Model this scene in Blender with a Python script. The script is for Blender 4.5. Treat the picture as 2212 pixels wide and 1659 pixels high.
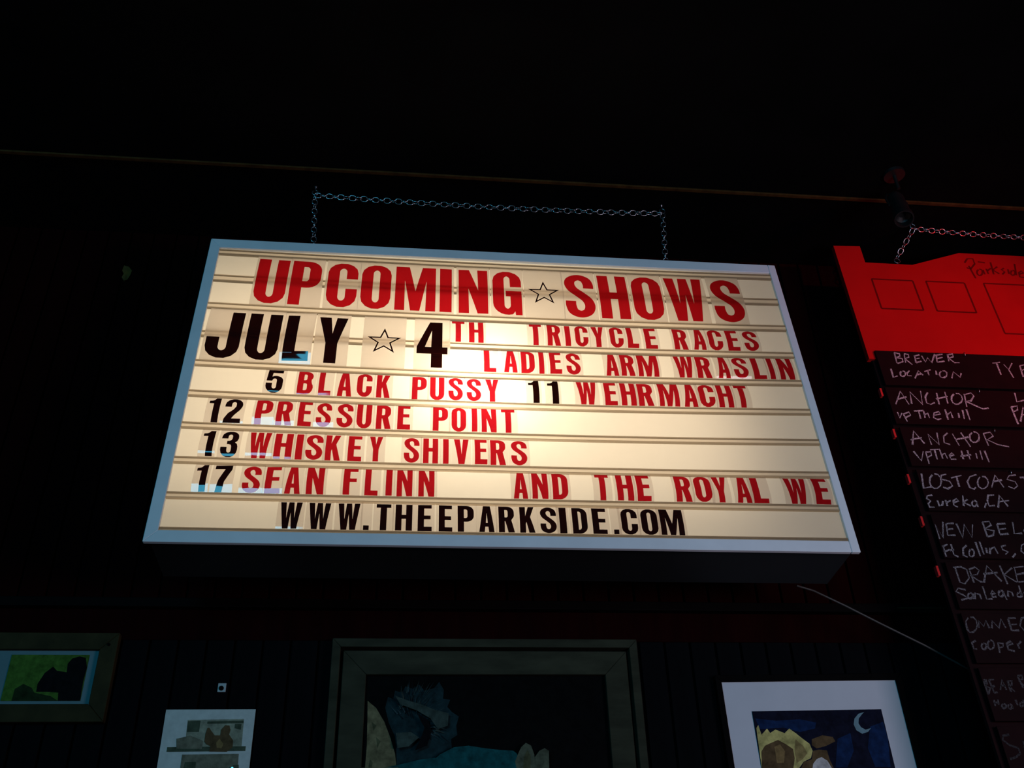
import bpy, bmesh, math, random
from mathutils import Vector, Matrix
from mathutils.geometry import tessellate_polygon

random.seed(7)
for o in list(bpy.data.objects):
    bpy.data.objects.remove(o)
PI = math.pi
scene = bpy.context.scene
COL = scene.collection
EYE = 1.5                        # camera height above the floor; y = 0 is where the photographer stands

# ------------------------------------------------------------------ camera
YAW, PITCH, ROLL = .1249, math.radians(32), -.0333
fwd = Vector((math.sin(YAW) * math.cos(PITCH), math.cos(YAW) * math.cos(PITCH), math.sin(PITCH)))
rt0 = Vector((math.cos(YAW), -math.sin(YAW), 0))
up0 = rt0.cross(fwd)
rgt = rt0 * math.cos(ROLL) + up0 * math.sin(ROLL)
upv = -rt0 * math.sin(ROLL) + up0 * math.cos(ROLL)
cam = bpy.data.cameras.new('camera')
cam.sensor_width = 36
cam.lens = 2051.8 / 2212 * 36
cam.clip_start = .02
camo = bpy.data.objects.new('camera', cam)
COL.objects.link(camo)
mw = Matrix((rgt, upv, -fwd)).transposed().to_4x4()
mw.translation = Vector((0, 0, EYE))
camo.matrix_world = mw
scene.camera = camo

# ------------------------------------------------------------------ world, exposure, lights
world = bpy.data.worlds.new('world')
scene.world = world
world.use_nodes = True
world.node_tree.nodes['Background'].inputs[0].default_value = (.6, .8, 1, 1)
world.node_tree.nodes['Background'].inputs[1].default_value = 0.0
vs = scene.view_settings
vs.view_transform = 'Standard'
vs.look = 'None'
vs.exposure = 0
vs.gamma = 1
vs.use_curve_mapping = False


def aim(o, target):
    o.rotation_euler = (Vector(target) - o.location).to_track_quat('-Z', 'Y').to_euler()


def area(name, loc, target, sx, sy, power, colour, spread=PI):
    l = bpy.data.lights.new(name, 'AREA')
    l.shape = 'RECTANGLE'
    l.size, l.size_y, l.energy, l.color = sx, sy, power, colour
    l.spread = spread
    o = bpy.data.objects.new(name, l)
    COL.objects.link(o)
    o.location = loc
    aim(o, target)
    return o


# unseen cool light at right; teal lamp added behind for fill and plate reflections
area('cool_side_light', (2.1, .2, EYE + .35), (.6, 2.4, EYE + 1.0), .9, .6, 16.5, (1.0, .80, .98))
area('teal_fill_light', (-1.9, -3.6, EYE + 1.25), (.1, 2.3, EYE + 1.4), 1.7, .95, 74, (.09, .60, .92))
# red stage spot out of the frame at the right, aimed at the menu board
sp = bpy.data.lights.new('red_spot_light', 'SPOT')
sp.energy, sp.color = 48, (1.0, .012, .012)
sp.spot_size, sp.spot_blend, sp.shadow_soft_size = math.radians(46), 1.0, .03
spo = bpy.data.objects.new('red_spot_light', sp)
COL.objects.link(spo)
spo.location = (2.75, .95, EYE + 1.75)
aim(spo, (1.85, 2.45, EYE + 1.82))


# ------------------------------------------------------------------ materials
def nodes(name):
    m = bpy.data.materials.new(name)
    m.use_nodes = True
    nt = m.node_tree
    nt.nodes.clear()
    out = nt.nodes.new('ShaderNodeOutputMaterial')
    return m, nt, out


def N(nt, kind, **inp):
    n = nt.nodes.new('ShaderNode' + kind)
    for k, v in inp.items():
        k = k.replace('_', ' ')
        if k in n.inputs:
            n.inputs[k].default_value = v
    return n


def C4(c):
    return (c[0], c[1], c[2], 1)


def paint(name, col, rough=.6, var=.25, scale=14, spec=.5, metal=0, bump=.15, stretch=None):
    """painted / wooden / metal surface with procedural mottling and fine relief"""
    m, nt, out = nodes(name)
    b = N(nt, 'BsdfPrincipled', Roughness=rough, Metallic=metal)
    b.inputs['Specular IOR Level'].default_value = spec
    tc = nt.nodes.new('ShaderNodeTexCoord')
    mp = nt.nodes.new('ShaderNodeMapping')
    if stretch:
        mp.inputs['Scale'].default_value = stretch
    nz = N(nt, 'TexNoise', Scale=scale, Detail=6.0, Roughness=.6)
    rp = nt.nodes.new('ShaderNodeValToRGB')
    rp.color_ramp.elements[0].position = .3
    rp.color_ramp.elements[1].position = .72
    rp.color_ramp.elements[0].color = C4([c * (1 - var) for c in col])
    rp.color_ramp.elements[1].color = C4([min(1, c * (1 + var)) for c in col])
    nt.links.new(tc.outputs['Object'], mp.inputs['Vector'])
    nt.links.new(mp.outputs[0], nz.inputs['Vector'])
    nt.links.new(nz.outputs['Fac'], rp.inputs['Fac'])
    nt.links.new(rp.outputs[0], b.inputs['Base Color'])
    if bump:
        bp = N(nt, 'Bump', Strength=bump, Distance=.004)
        nt.links.new(nz.outputs['Fac'], bp.inputs['Height'])
        nt.links.new(bp.outputs[0], b.inputs['Normal'])
    nt.links.new(b.outputs[0], out.inputs[0])
    return m


def translucent(name, col, front):
    """milky plastic: lets the lamps behind it through, with a weak diffuse front"""
    m, nt, out = nodes(name)
    t = N(nt, 'BsdfTranslucent', Color=C4(col))
    d = N(nt, 'BsdfDiffuse', Color=C4(front))
    g = N(nt, 'BsdfGlossy', Roughness=.35, Color=(1, 1, 1, 1))
    tc = nt.nodes.new('ShaderNodeTexCoord')
    nz = N(nt, 'TexNoise', Scale=5.0, Detail=4.0)
    rp = nt.nodes.new('ShaderNodeValToRGB')
    rp.color_ramp.elements[0].color = C4([c * .955 for c in col])
    rp.color_ramp.elements[1].color = C4(col)
    nt.links.new(tc.outputs['Object'], nz.inputs['Vector'])
    nt.links.new(nz.outputs['Fac'], rp.inputs['Fac'])
    nt.links.new(rp.outputs[0], t.inputs['Color'])
    a = N(nt, 'MixShader')
    a.inputs[0].default_value = .2
    nt.links.new(t.outputs[0], a.inputs[1])
    nt.links.new(d.outputs[0], a.inputs[2])
    b = N(nt, 'MixShader')
    b.inputs[0].default_value = .015
    nt.links.new(a.outputs[0], b.inputs[1])
    nt.links.new(g.outputs[0], b.inputs[2])
    nt.links.new(b.outputs[0], out.inputs[0])
    return m


def film(name, tint, body=None, body_fac=.0, rough=.05, refl=1.0, milky=0.0):
    """clear or tinted thin plastic: transmission tinted by its own colour plus a fresnel gloss"""
    m, nt, out = nodes(name)
    t = N(nt, 'BsdfTransparent', Color=C4(tint))
    last = t
    if body:
        d = N(nt, 'BsdfDiffuse', Color=C4(body))
        mx = N(nt, 'MixShader')
        mx.inputs[0].default_value = body_fac
        nt.links.new(t.outputs[0], mx.inputs[1])
        nt.links.new(d.outputs[0], mx.inputs[2])
        last = mx
    if milky:                     # thicker, slightly milky sheet: blurs what lies right behind it
        tl = N(nt, 'BsdfTranslucent', Color=C4(tint))
        mx = N(nt, 'MixShader')
        mx.inputs[0].default_value = milky
        nt.links.new(last.outputs[0], mx.inputs[1])
        nt.links.new(tl.outputs[0], mx.inputs[2])
        last = mx
    g = N(nt, 'BsdfGlossy', Roughness=rough, Color=(refl, refl, refl, 1))
    fr = N(nt, 'Fresnel', IOR=1.5)
    mx2 = N(nt, 'MixShader')
    ge = nt.nodes.new('ShaderNodeNewGeometry')      # only the outward face mirrors the room
    iv = nt.nodes.new('ShaderNodeMath')
    iv.operation = 'SUBTRACT'
    iv.inputs[0].default_value = 1
    nt.links.new(ge.outputs['Backfacing'], iv.inputs[1])
    ml = nt.nodes.new('ShaderNodeMath')
    ml.operation = 'MULTIPLY'
    nt.links.new(fr.outputs[0], ml.inputs[0])
    nt.links.new(iv.outputs[0], ml.inputs[1])
    nt.links.new(ml.outputs[0], mx2.inputs[0])
    nt.links.new(last.outputs[0], mx2.inputs[1])
    nt.links.new(g.outputs[0], mx2.inputs[2])
    nt.links.new(mx2.outputs[0], out.inputs[0])
    return m


M = {}
M['wall'] = paint('wall_black_paint', (.002, .002, .0024), .9, .3, 9, .04)
M['plank'] = paint('plank_black_paint', (.0022, .0026, .0034), .8, .35, 20, .05, stretch=(1, 1, .12))
M['ceiling'] = paint('ceiling_black_paint', (.003, .003, .0032), .9, .3, 6, .03)
M['floor'] = paint('floor_dark_wood', (.03, .02, .014), .5, .3, 12)
M['batten'] = paint('batten_brown_wood', (.07, .032, .008), .7, .4, 30, .1)
M['plank_red_tint'] = paint('plank_red_light_tint', (.011, .0004, .0004), .85, .35, 20, .04, stretch=(1, 1, .12))  # red tint put into black planks so the red spot's light shows
M['ledge'] = paint('ledge_varnish', (.002, .0015, .0015), .7, .3, 20, .06)
M['ledge_glint'] = paint('ledge_glint_metal', (.55, .4, .22), .3, .2, 40, metal=1.0)
M['frame'] = paint('white_enamel_metal', (.82, .88, .90), .45, .07, 6, .4, bump=.03)
M['cabinet'] = paint('grey_sheet_metal', (.008, .009, .010), .6, .2, 6)
M['liner'] = paint('white_reflector', (.8, .8, .78), .9, .02, 4, bump=0)
M['panel'] = translucent('milky_acrylic', (.98, .95, .88), (.5, .5, .47))
M['track'] = translucent('milky_acrylic_track', (.86, .78, .66), (.4, .38, .34))
M['lip'] = translucent('milky_acrylic_track_lip', (.60, .50, .38), (.3, .27, .22))
M['plate'] = film('clear_letter_plastic', (.925, .905, .905), (.6, .55, .5), .012, .06, .8)
M['red'] = film('red_letter_ink', (.55, .011, .024), (.5, .01, .02), .06, .05, .9)
M['plate_big'] = film('thick_letter_plastic', (.90, .875, .87), (.6, .55, .5), .012, .06, .8, .62)
M['red_big'] = film('red_letter_ink_thick', (.60, .010, .020), (.5, .01, .02), .06, .05, .55, .35)
M['black'] = film('black_letter_ink', (.10, .012, .004), (.01, .005, .005), .9, .05, .72)
M['steel'] = paint('zinc_chain', (.62, .64, .68), .28, .1, 60, metal=1.0, bump=.05)
M['board_red'] = paint('board_red_paint', (.55, .006, .006), .55, .08, 5, .15, bump=.05)
M['board_line'] = paint('board_marker_line', (.16, .003, .003), .6, .2, 30, .1, bump=0)
M['board_black'] = paint('blackboard', (.010, .0018, .0022), .8, .4, 8, .12)
CHALK_FALLOFF = [paint('chalk_%d' % i, [c * f for c in (1, .9, .95)], .95, .95, 260, .0, bump=0) for i, f in enumerate((.42, .46, .40, .34, .24, .17, .10, .06, .035))]  # each lower board's chalk darker: light falling off is put into the colour
M['red_edge_gloss'] = paint('red_edge_gloss', (.8, .03, .03), .25, .1, 20, .6)
M['wood_pale'] = paint('weathered_wood', (.032, .036, .022), .8, .45, 16, .08, stretch=(.3, 1, 1))
M['wood_dark'] = paint('brown_wood', (.035, .028, .010), .7, .3, 16, .1)
M['thin_black'] = paint('black_frame', (.002, .002, .002), .7, .2, 20, .04)
M['mat'] = paint('white_mat_board', (.62, .66, .70), .9, .04, 8, .1, bump=.02)
M['mat_dim'] = paint('grey_blue_mat', (.12, .22, .24), .9, .1, 8, .1, bump=.02)
M['fixture'] = paint('fixture_black', (.008, .008, .008), .45, .2, 20)
M['amber'] = paint('yellowed_paper', (.22, .07, .004), .8, .4, 40)
M['cord'] = paint('grey_cord', (.055, .055, .05), .5, .1, 40)
M['clip'] = paint('white_plastic_clip', (.4, .45, .45), .5, .1, 40)
ARTC = dict(canvas=(.002, .0025, .0025), bark=(.15, .145, .075), bark_dark=(.07, .08, .04), tail=(.010, .030, .034),
            tail_light=(.040, .065, .055), hair=(.03, .06, .065), hair_dark=(.004, .010, .014), black=(.004, .004, .005), coat=(.006, .075, .080), ear=(.08, .10, .065),
            night=(.006, .008, .02), blue=(.006, .022, .075), cream=(.50, .46, .16), cream_dark=(.30, .24, .09),
            brown=(.10, .065, .03), brown_light=(.22, .15, .06), belly=(.5, .5, .48), moon=(.16, .28, .32),
            sheet=(.55, .6, .56), sheet_bg=(.26, .28, .20), sheet_dark=(.06, .08, .05), sheet_box=(.16, .16, .11),
            green=(.06, .14, .02), green_dark=(.015, .03, .01))
for k, c in ARTC.items():
    M['art_' + k] = paint('ink_' + k, c, .6, .45 if k not in ('sheet', 'moon') else .1, 45, .03, bump=.1)


# ------------------------------------------------------------------ mesh helpers
def link(name, me, mat, parent=None, loc=None, rot=None):
    o = bpy.data.objects.new(name, me)
    mats = mat if isinstance(mat, (list, tuple)) else [mat]
    if not me.materials:
        for m_ in mats:
            me.materials.append(m_)
    COL.objects.link(o)
    if parent:
        o.parent = parent
    if loc is not None:
        o.location = loc
    if rot is not None:
        o.rotation_euler = rot
    return o


def from_bm(name, bm, mat, parent=None, loc=None, rot=None, smooth=False):
    me = bpy.data.meshes.new(name)
    bm.normal_update()
    bm.to_mesh(me)
    bm.free()
    if smooth:
        for p in me.polygons:
            p.use_smooth = True
    return link(name, me, mat, parent, loc, rot)


def add_box(bm, x0, x1, y0, y1, z0, z1, bev=0):
    vs_ = [bm.verts.new(p) for p in ((x0, y0, z0), (x1, y0, z0), (x1, y1, z0), (x0, y1, z0),
                                     (x0, y0, z1), (x1, y0, z1), (x1, y1, z1), (x0, y1, z1))]
    fs = [bm.faces.new([vs_[i] for i in f]) for f in ((3, 2, 1, 0), (4, 5, 6, 7), (0, 1, 5, 4), (1, 2, 6, 5), (2, 3, 7, 6), (3, 0, 4, 7))]
    if bev:
        es = {e for f in fs for e in f.edges}
        bmesh.ops.bevel(bm, geom=list(es), offset=bev, segments=2, affect='EDGES', profile=.6)


def box(name, d, mat, parent=None, loc=None, rot=None, bev=0):
    bm = bmesh.new()
    add_box(bm, *d, bev=bev)
    return from_bm(name, bm, mat, parent, loc, rot)


def prism(bm, poly, a, b, f):
    """poly in 2D pushed from depth a to depth b; f(x, y, depth) -> 3D"""
    n = len(poly)
    A = [bm.verts.new(f(x, y, a)) for x, y in poly]
    B = [bm.verts.new(f(x, y, b)) for x, y in poly]
    bm.faces.new(A)
    bm.faces.new(list(reversed(B)))
    for i in range(n):
        j = (i + 1) % n
        bm.faces.new((A[j], A[i], B[i], B[j]))


def tube(bm, pts, r, seg=8, cap=True):
    pts = [Vector(p) for p in pts]
    rings = []
    prev = None
    for i, p in enumerate(pts):
        t = (pts[min(i + 1, len(pts) - 1)] - pts[max(i - 1, 0)]).normalized()
        a = prev if prev is not None else (Vector((0, 0, 1)) if abs(t.z) < .9 else Vector((1, 0, 0)))
        u = (a - t * a.dot(t)).normalized()
        prev = u
        v = t.cross(u)
        rings.append([bm.verts.new(p + (u * math.cos(2 * PI * k / seg) + v * math.sin(2 * PI * k / seg)) * r) for k in range(seg)])
    for a, b in zip(rings, rings[1:]):
        for k in range(seg):
            bm.faces.new((a[k], a[(k + 1) % seg], b[(k + 1) % seg], b[k]))
    if cap:
        bm.faces.new(list(reversed(rings[0])))
        bm.faces.new(rings[-1])


def lathe(bm, prof, seg=20, mat4=None):
    """prof: (radius, z) pairs around the local z axis"""
    rings = []
    for r, z in prof:
        ring = []
        for k in range(seg):
            p = Vector((r * math.cos(2 * PI * k / seg), r * math.sin(2 * PI * k / seg), z))
            ring.append(bm.verts.new(mat4 @ p if mat4 else p))
        rings.append(ring)
    for a, b in zip(rings, rings[1:]):
        for k in range(seg):
            bm.faces.new((a[k], a[(k + 1) % seg], b[(k + 1) % seg], b[k]))
    bm.faces.new(list(reversed(rings[0])))
    bm.faces.new(rings[-1])


def thing(name, label, cat, loc=(0, 0, 0), rot=(0, 0, 0), group=None):
    o = bpy.data.objects.new(name, None)
    o.empty_display_size = .05
    COL.objects.link(o)
    o.location = loc
    o.rotation_euler = rot
    o['label'] = label
    o['category'] = cat
    if group:
        o['group'] = group
    return o


def tag(o, label, cat, group=None):
    o['label'] = label
    o['category'] = cat
    if group:
        o['group'] = group
    return o


def struct(o):
    o['kind'] = 'structure'
    return o


# ------------------------------------------------------------------ the room
WY = 2.71                        # face of the back wall
CZ = EYE + 2.292                 # ceiling
LEDGE0, LEDGE1 = EYE + .912, EYE + .939
X0, X1, Y0 = -3.2, 4.4, -5.2
floor = struct(box('floor', (X0, X1, Y0, WY + .02, -.1, 0), M['floor']))
ceiling = struct(box('ceiling', (X0, X1, Y0, WY + .12, CZ, CZ + .1), M['ceiling']))
wb_ = struct(box('wall_back', (X0 - .1, X1 + .1, WY + .014, WY + .12, 0, CZ), M['wall']))
wl_ = struct(box('wall_left', (X0 - .1, X0, Y0, WY + .014, 0, CZ), M['wall']))
wr_ = struct(box('wall_right', (X1, X1 + .1, Y0, WY + .014, 0, CZ), M['wall']))
wf_ = struct(box('wall_front', (X0 - .1, X1 + .1, Y0 - .1, Y0, 0, CZ), M['wall']))
# upright planks of the back wall, above and below the ledge
PITCHW = .077
for (z0, z1) in ((LEDGE1, CZ), (0, EYE + .826)):
    bm = bmesh.new()
    add_box(bm, .0035, PITCHW - .0035, 0, .014, 0, z1 - z0, bev=.002)
    me = bpy.data.meshes.new('plank')
    bm.to_mesh(me)
    bm.free()
    i0 = int((X0 - 1.151) / PITCHW) + 1
    i1 = int((X1 - 1.151) / PITCHW) - 1
    for i in range(i0, i1 + 1):
        link('plank', me, M['plank_red_tint'] if z0 > 1 else M['plank'], wb_, (1.151 + i * PITCHW, WY, z0))
box('fascia_board', (X0, X1, WY - .002, WY + .014, EYE + .826, LEDGE0), M['plank_red_tint'], wb_)
lg = box('ledge', (X0, X1, WY - .03, WY + .014, LEDGE0, LEDGE1), M['ledge'], wb_, bev=.003)
box('edge_glint', (1.50, 1.655, WY - .0335, WY - .03, EYE + .922, EYE + .927), M['ledge_glint'], wb_)  # added strip with the ledge edge's glint put into its bright metal
trim = struct(box('trim_1', (X0, X1, 2.333, 2.347, CZ - .007, CZ), M['batten'], bev=.002))

# ------------------------------------------------------------------ the lightbox sign
SO = Vector((-.6371, 2.2478, EYE + .9241))      # lower left front corner
SL = .114                                        # it leans back a little on its chains
SROT = (PI / 2 - SL, 0, 0)
SU = Vector((1, 0, 0))
SV = Vector((0, math.sin(SL), math.cos(SL)))
SN = SU.cross(SV)
SW, SH = 1.83, 1.073


def on_sign(u, v, w=0):
    return SO + SU * u + SV * v + SN * w


sign = thing('lightbox_sign', 'glowing marquee lightbox in a white metal frame hanging on chains', 'sign', SO, SROT)
FL, FR, FT, FB = .032, .0245, .037, .033        # widths of the four frame members
ident = lambda x, y, d: (x, y, d)


def member(name, poly):
    bm = bmesh.new()
    prism(bm, poly, .006, -.006, ident)
    bmesh.ops.bevel(bm, geom=list(bm.edges), offset=.0012, segments=1, affect='EDGES')
    bm.normal_update()
    bmesh.ops.recalc_face_normals(bm, faces=bm.faces)
    return from_bm(name, bm, M['frame'], sign)


g = .0006
member('frame_stile', [(0, 0), (FL - g, FB - g), (FL - g, SH - FT + g), (0, SH)])
member('frame_rail', [(g, -.0), (SW - FR - g, 0), (SW - FR - g, FB), (FL, FB)])
member('frame_rail', [(FL, SH - FT), (SW - FR - g, SH - FT), (SW - FR - g, SH), (g, SH)])
member('frame_stile', [(SW - FR + g, 0), (SW, 0), (SW, SH), (SW - FR + g, SH)])
# sheet metal body, a box open at the front
bm = bmesh.new()
I, T, D = .012, .004, -.20
add_box(bm, I, SW - I, I, I + T, D, -.0062)
add_box(bm, I, SW - I, SH - I - T, SH - I, D, -.0062)
add_box(bm, I, I + T, I + T, SH - I - T, D, -.0062)
add_box(bm, SW - I - T, SW - I, I + T, SH - I - T, D, -.0062)
add_box(bm, I + T, SW - I - T, I + T, SH - I - T, D, D + T)
from_bm('cabinet', bm, M['cabinet'], sign)
bm = bmesh.new()
e = I + T
add_box(bm, e, SW - e, e, SH - e, D + T, D + T + .001)
add_box(bm, e, SW - e, e, e + .001, D + T + .001, -.0066)
add_box(bm, e, SW - e, SH - e - .001, SH - e, D + T + .001, -.0066)
add_box(bm, e, e + .001, e + .001, SH - e - .001, D + T + .001, -.0066)
add_box(bm, SW - e - .001, SW - e, e + .001, SH - e - .001, D + T + .001, -.0066)
from_bm('reflector', bm, M['liner'], sign)

# tops and bottoms of the nine letter tracks, at the frame; the plastic sags a little towards the middle
TR_T = [1.0305, .9205, .8047, .6930, .5830, .4745, .3655, .2540, .1455, .0430]
TR_B = [1.0090, .8948, .7820, .6710, .5620, .4535, .3458, .2338, .1265, .0330]
SAG = [.008, .010, .011, .011, .011, .012, .010, .006, .002, .001]


def sag(k, u):
    t = min(1, max(0, (u - FL) / (SW - FL - FR)))
    return SAG[k] * 4 * t * (1 - t)


NU = 24
US = [FL - .004 + (SW - FL - FR + .008) * i / NU for i in range(NU + 1)]
# milky face: strips between the tracks
bm = bmesh.new()
tops = [SH - FT + .004] + TR_B
bots = TR_T + [FB - .004]
for k in range(len(bots)):
    a = [bm.verts.new((u, tops[k] - (sag(k - 1, u) if k else 0), -.004)) for u in US]
    b = [bm.verts.new((u, bots[k] - (sag(k, u) if k < 10 else 0), -.004)) for u in US]
    for i in range(NU):
        bm.faces.new((b[i], b[i + 1], a[i + 1], a[i]))
face = from_bm('face_panel', bm, M['panel'], sign)
for k in range(10):
    h = TR_T[k] - TR_B[k]
    prof = [(h, -.004), (h, .0035), (h - .0042, .004), (h - .0052, .0008), (.0050, .0008), (.0040, .0040), (0, .0035), (0, -.004)]
    bm = bmesh.new()
    cols = [[bm.verts.new((u, TR_B[k] - sag(k, u) + y, w)) for y, w in prof] for u in US]
    for a, b in zip(cols, cols[1:]):
        for j in range(len(prof) - 1):
            f = bm.faces.new((a[j + 1], b[j + 1], b[j], a[j]))
            f.material_index = 0 if j == 3 else 1
    from_bm('letter_track', bm, [M['track'], M['lip']], sign)

# lamps inside the box
lt = bpy.data.lights.new('sign_tubes', 'AREA')
lt.shape = 'RECTANGLE'
lt.size, lt.size_y, lt.energy, lt.color = 1.56, .80, 4.4, (1.0, .76, .485)
lto = bpy.data.objects.new('sign_tubes', lt)
COL.objects.link(lto)
lto.parent = sign
lto.location = (.80, .54, -.185)
lto.rotation_euler = (PI, 0, 0)
lb = bpy.data.lights.new('sign_bulb', 'POINT')
lb.energy, lb.color, lb.shadow_soft_size = 2.2, (1.0, .86, .62), .03
lbo = bpy.data.objects.new('sign_bulb', lb)
COL.objects.link(lbo)
lbo.parent = sign
lbo.location = (.82, .55, -.14)

# ------------------------------------------------------------------ letters
def arc(cx, cy, rx, ry, a0, a1, n=7):
    return [(cx + rx * math.cos(math.radians(a0 + (a1 - a0) * i / n)), cy + ry * math.sin(math.radians(a0 + (a1 - a0) * i / n))) for i in range(n + 1)]


def catmull(p, n=7):
    q = [p[0]] + p + [p[-1]]
    out = []
    for i in range(1, len(q) - 2):
        for s in range(n):
            t = s / n
            out.append(tuple(.5 * (2 * q[i][c] + (q[i + 1][c] - q[i - 1][c]) * t
                             + (2 * q[i - 1][c] - 5 * q[i][c] + 4 * q[i + 1][c] - q[i + 2][c]) * t * t
                             + (3 * q[i][c] - q[i - 1][c] - 3 * q[i + 1][c] + q[i + 2][c]) * t ** 3) for c in (0, 1)))
    out.append(p[-1])
    return out


def nib(path, a, b):
    L, R = [], []
    for i, p in enumerate(path):
        q0, q1 = path[max(0, i - 1)], path[min(len(path) - 1, i + 1)]
        tx, ty = q1[0] - q0[0], q1[1] - q0[1]
        l = math.hypot(tx, ty) or 1
        nx, ny = -ty / l, tx / l
        d = math.sqrt((a * nx) ** 2 + (b * ny) ** 2)
        ox, oy = a * a * nx / d, b * b * ny / d
        L.append((p[0] + ox, p[1] + oy))
        R.append((p[0] - ox, p[1] - oy))
    return L + R[::-1]


def star(r, rot=90):
    return [(r * (1 if i % 2 == 0 else .40) * math.cos(math.radians(rot + 36 * i)), r * (1 if i % 2 == 0 else .40) * math.sin(math.radians(rot + 36 * i))) for i in range(10)]


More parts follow.
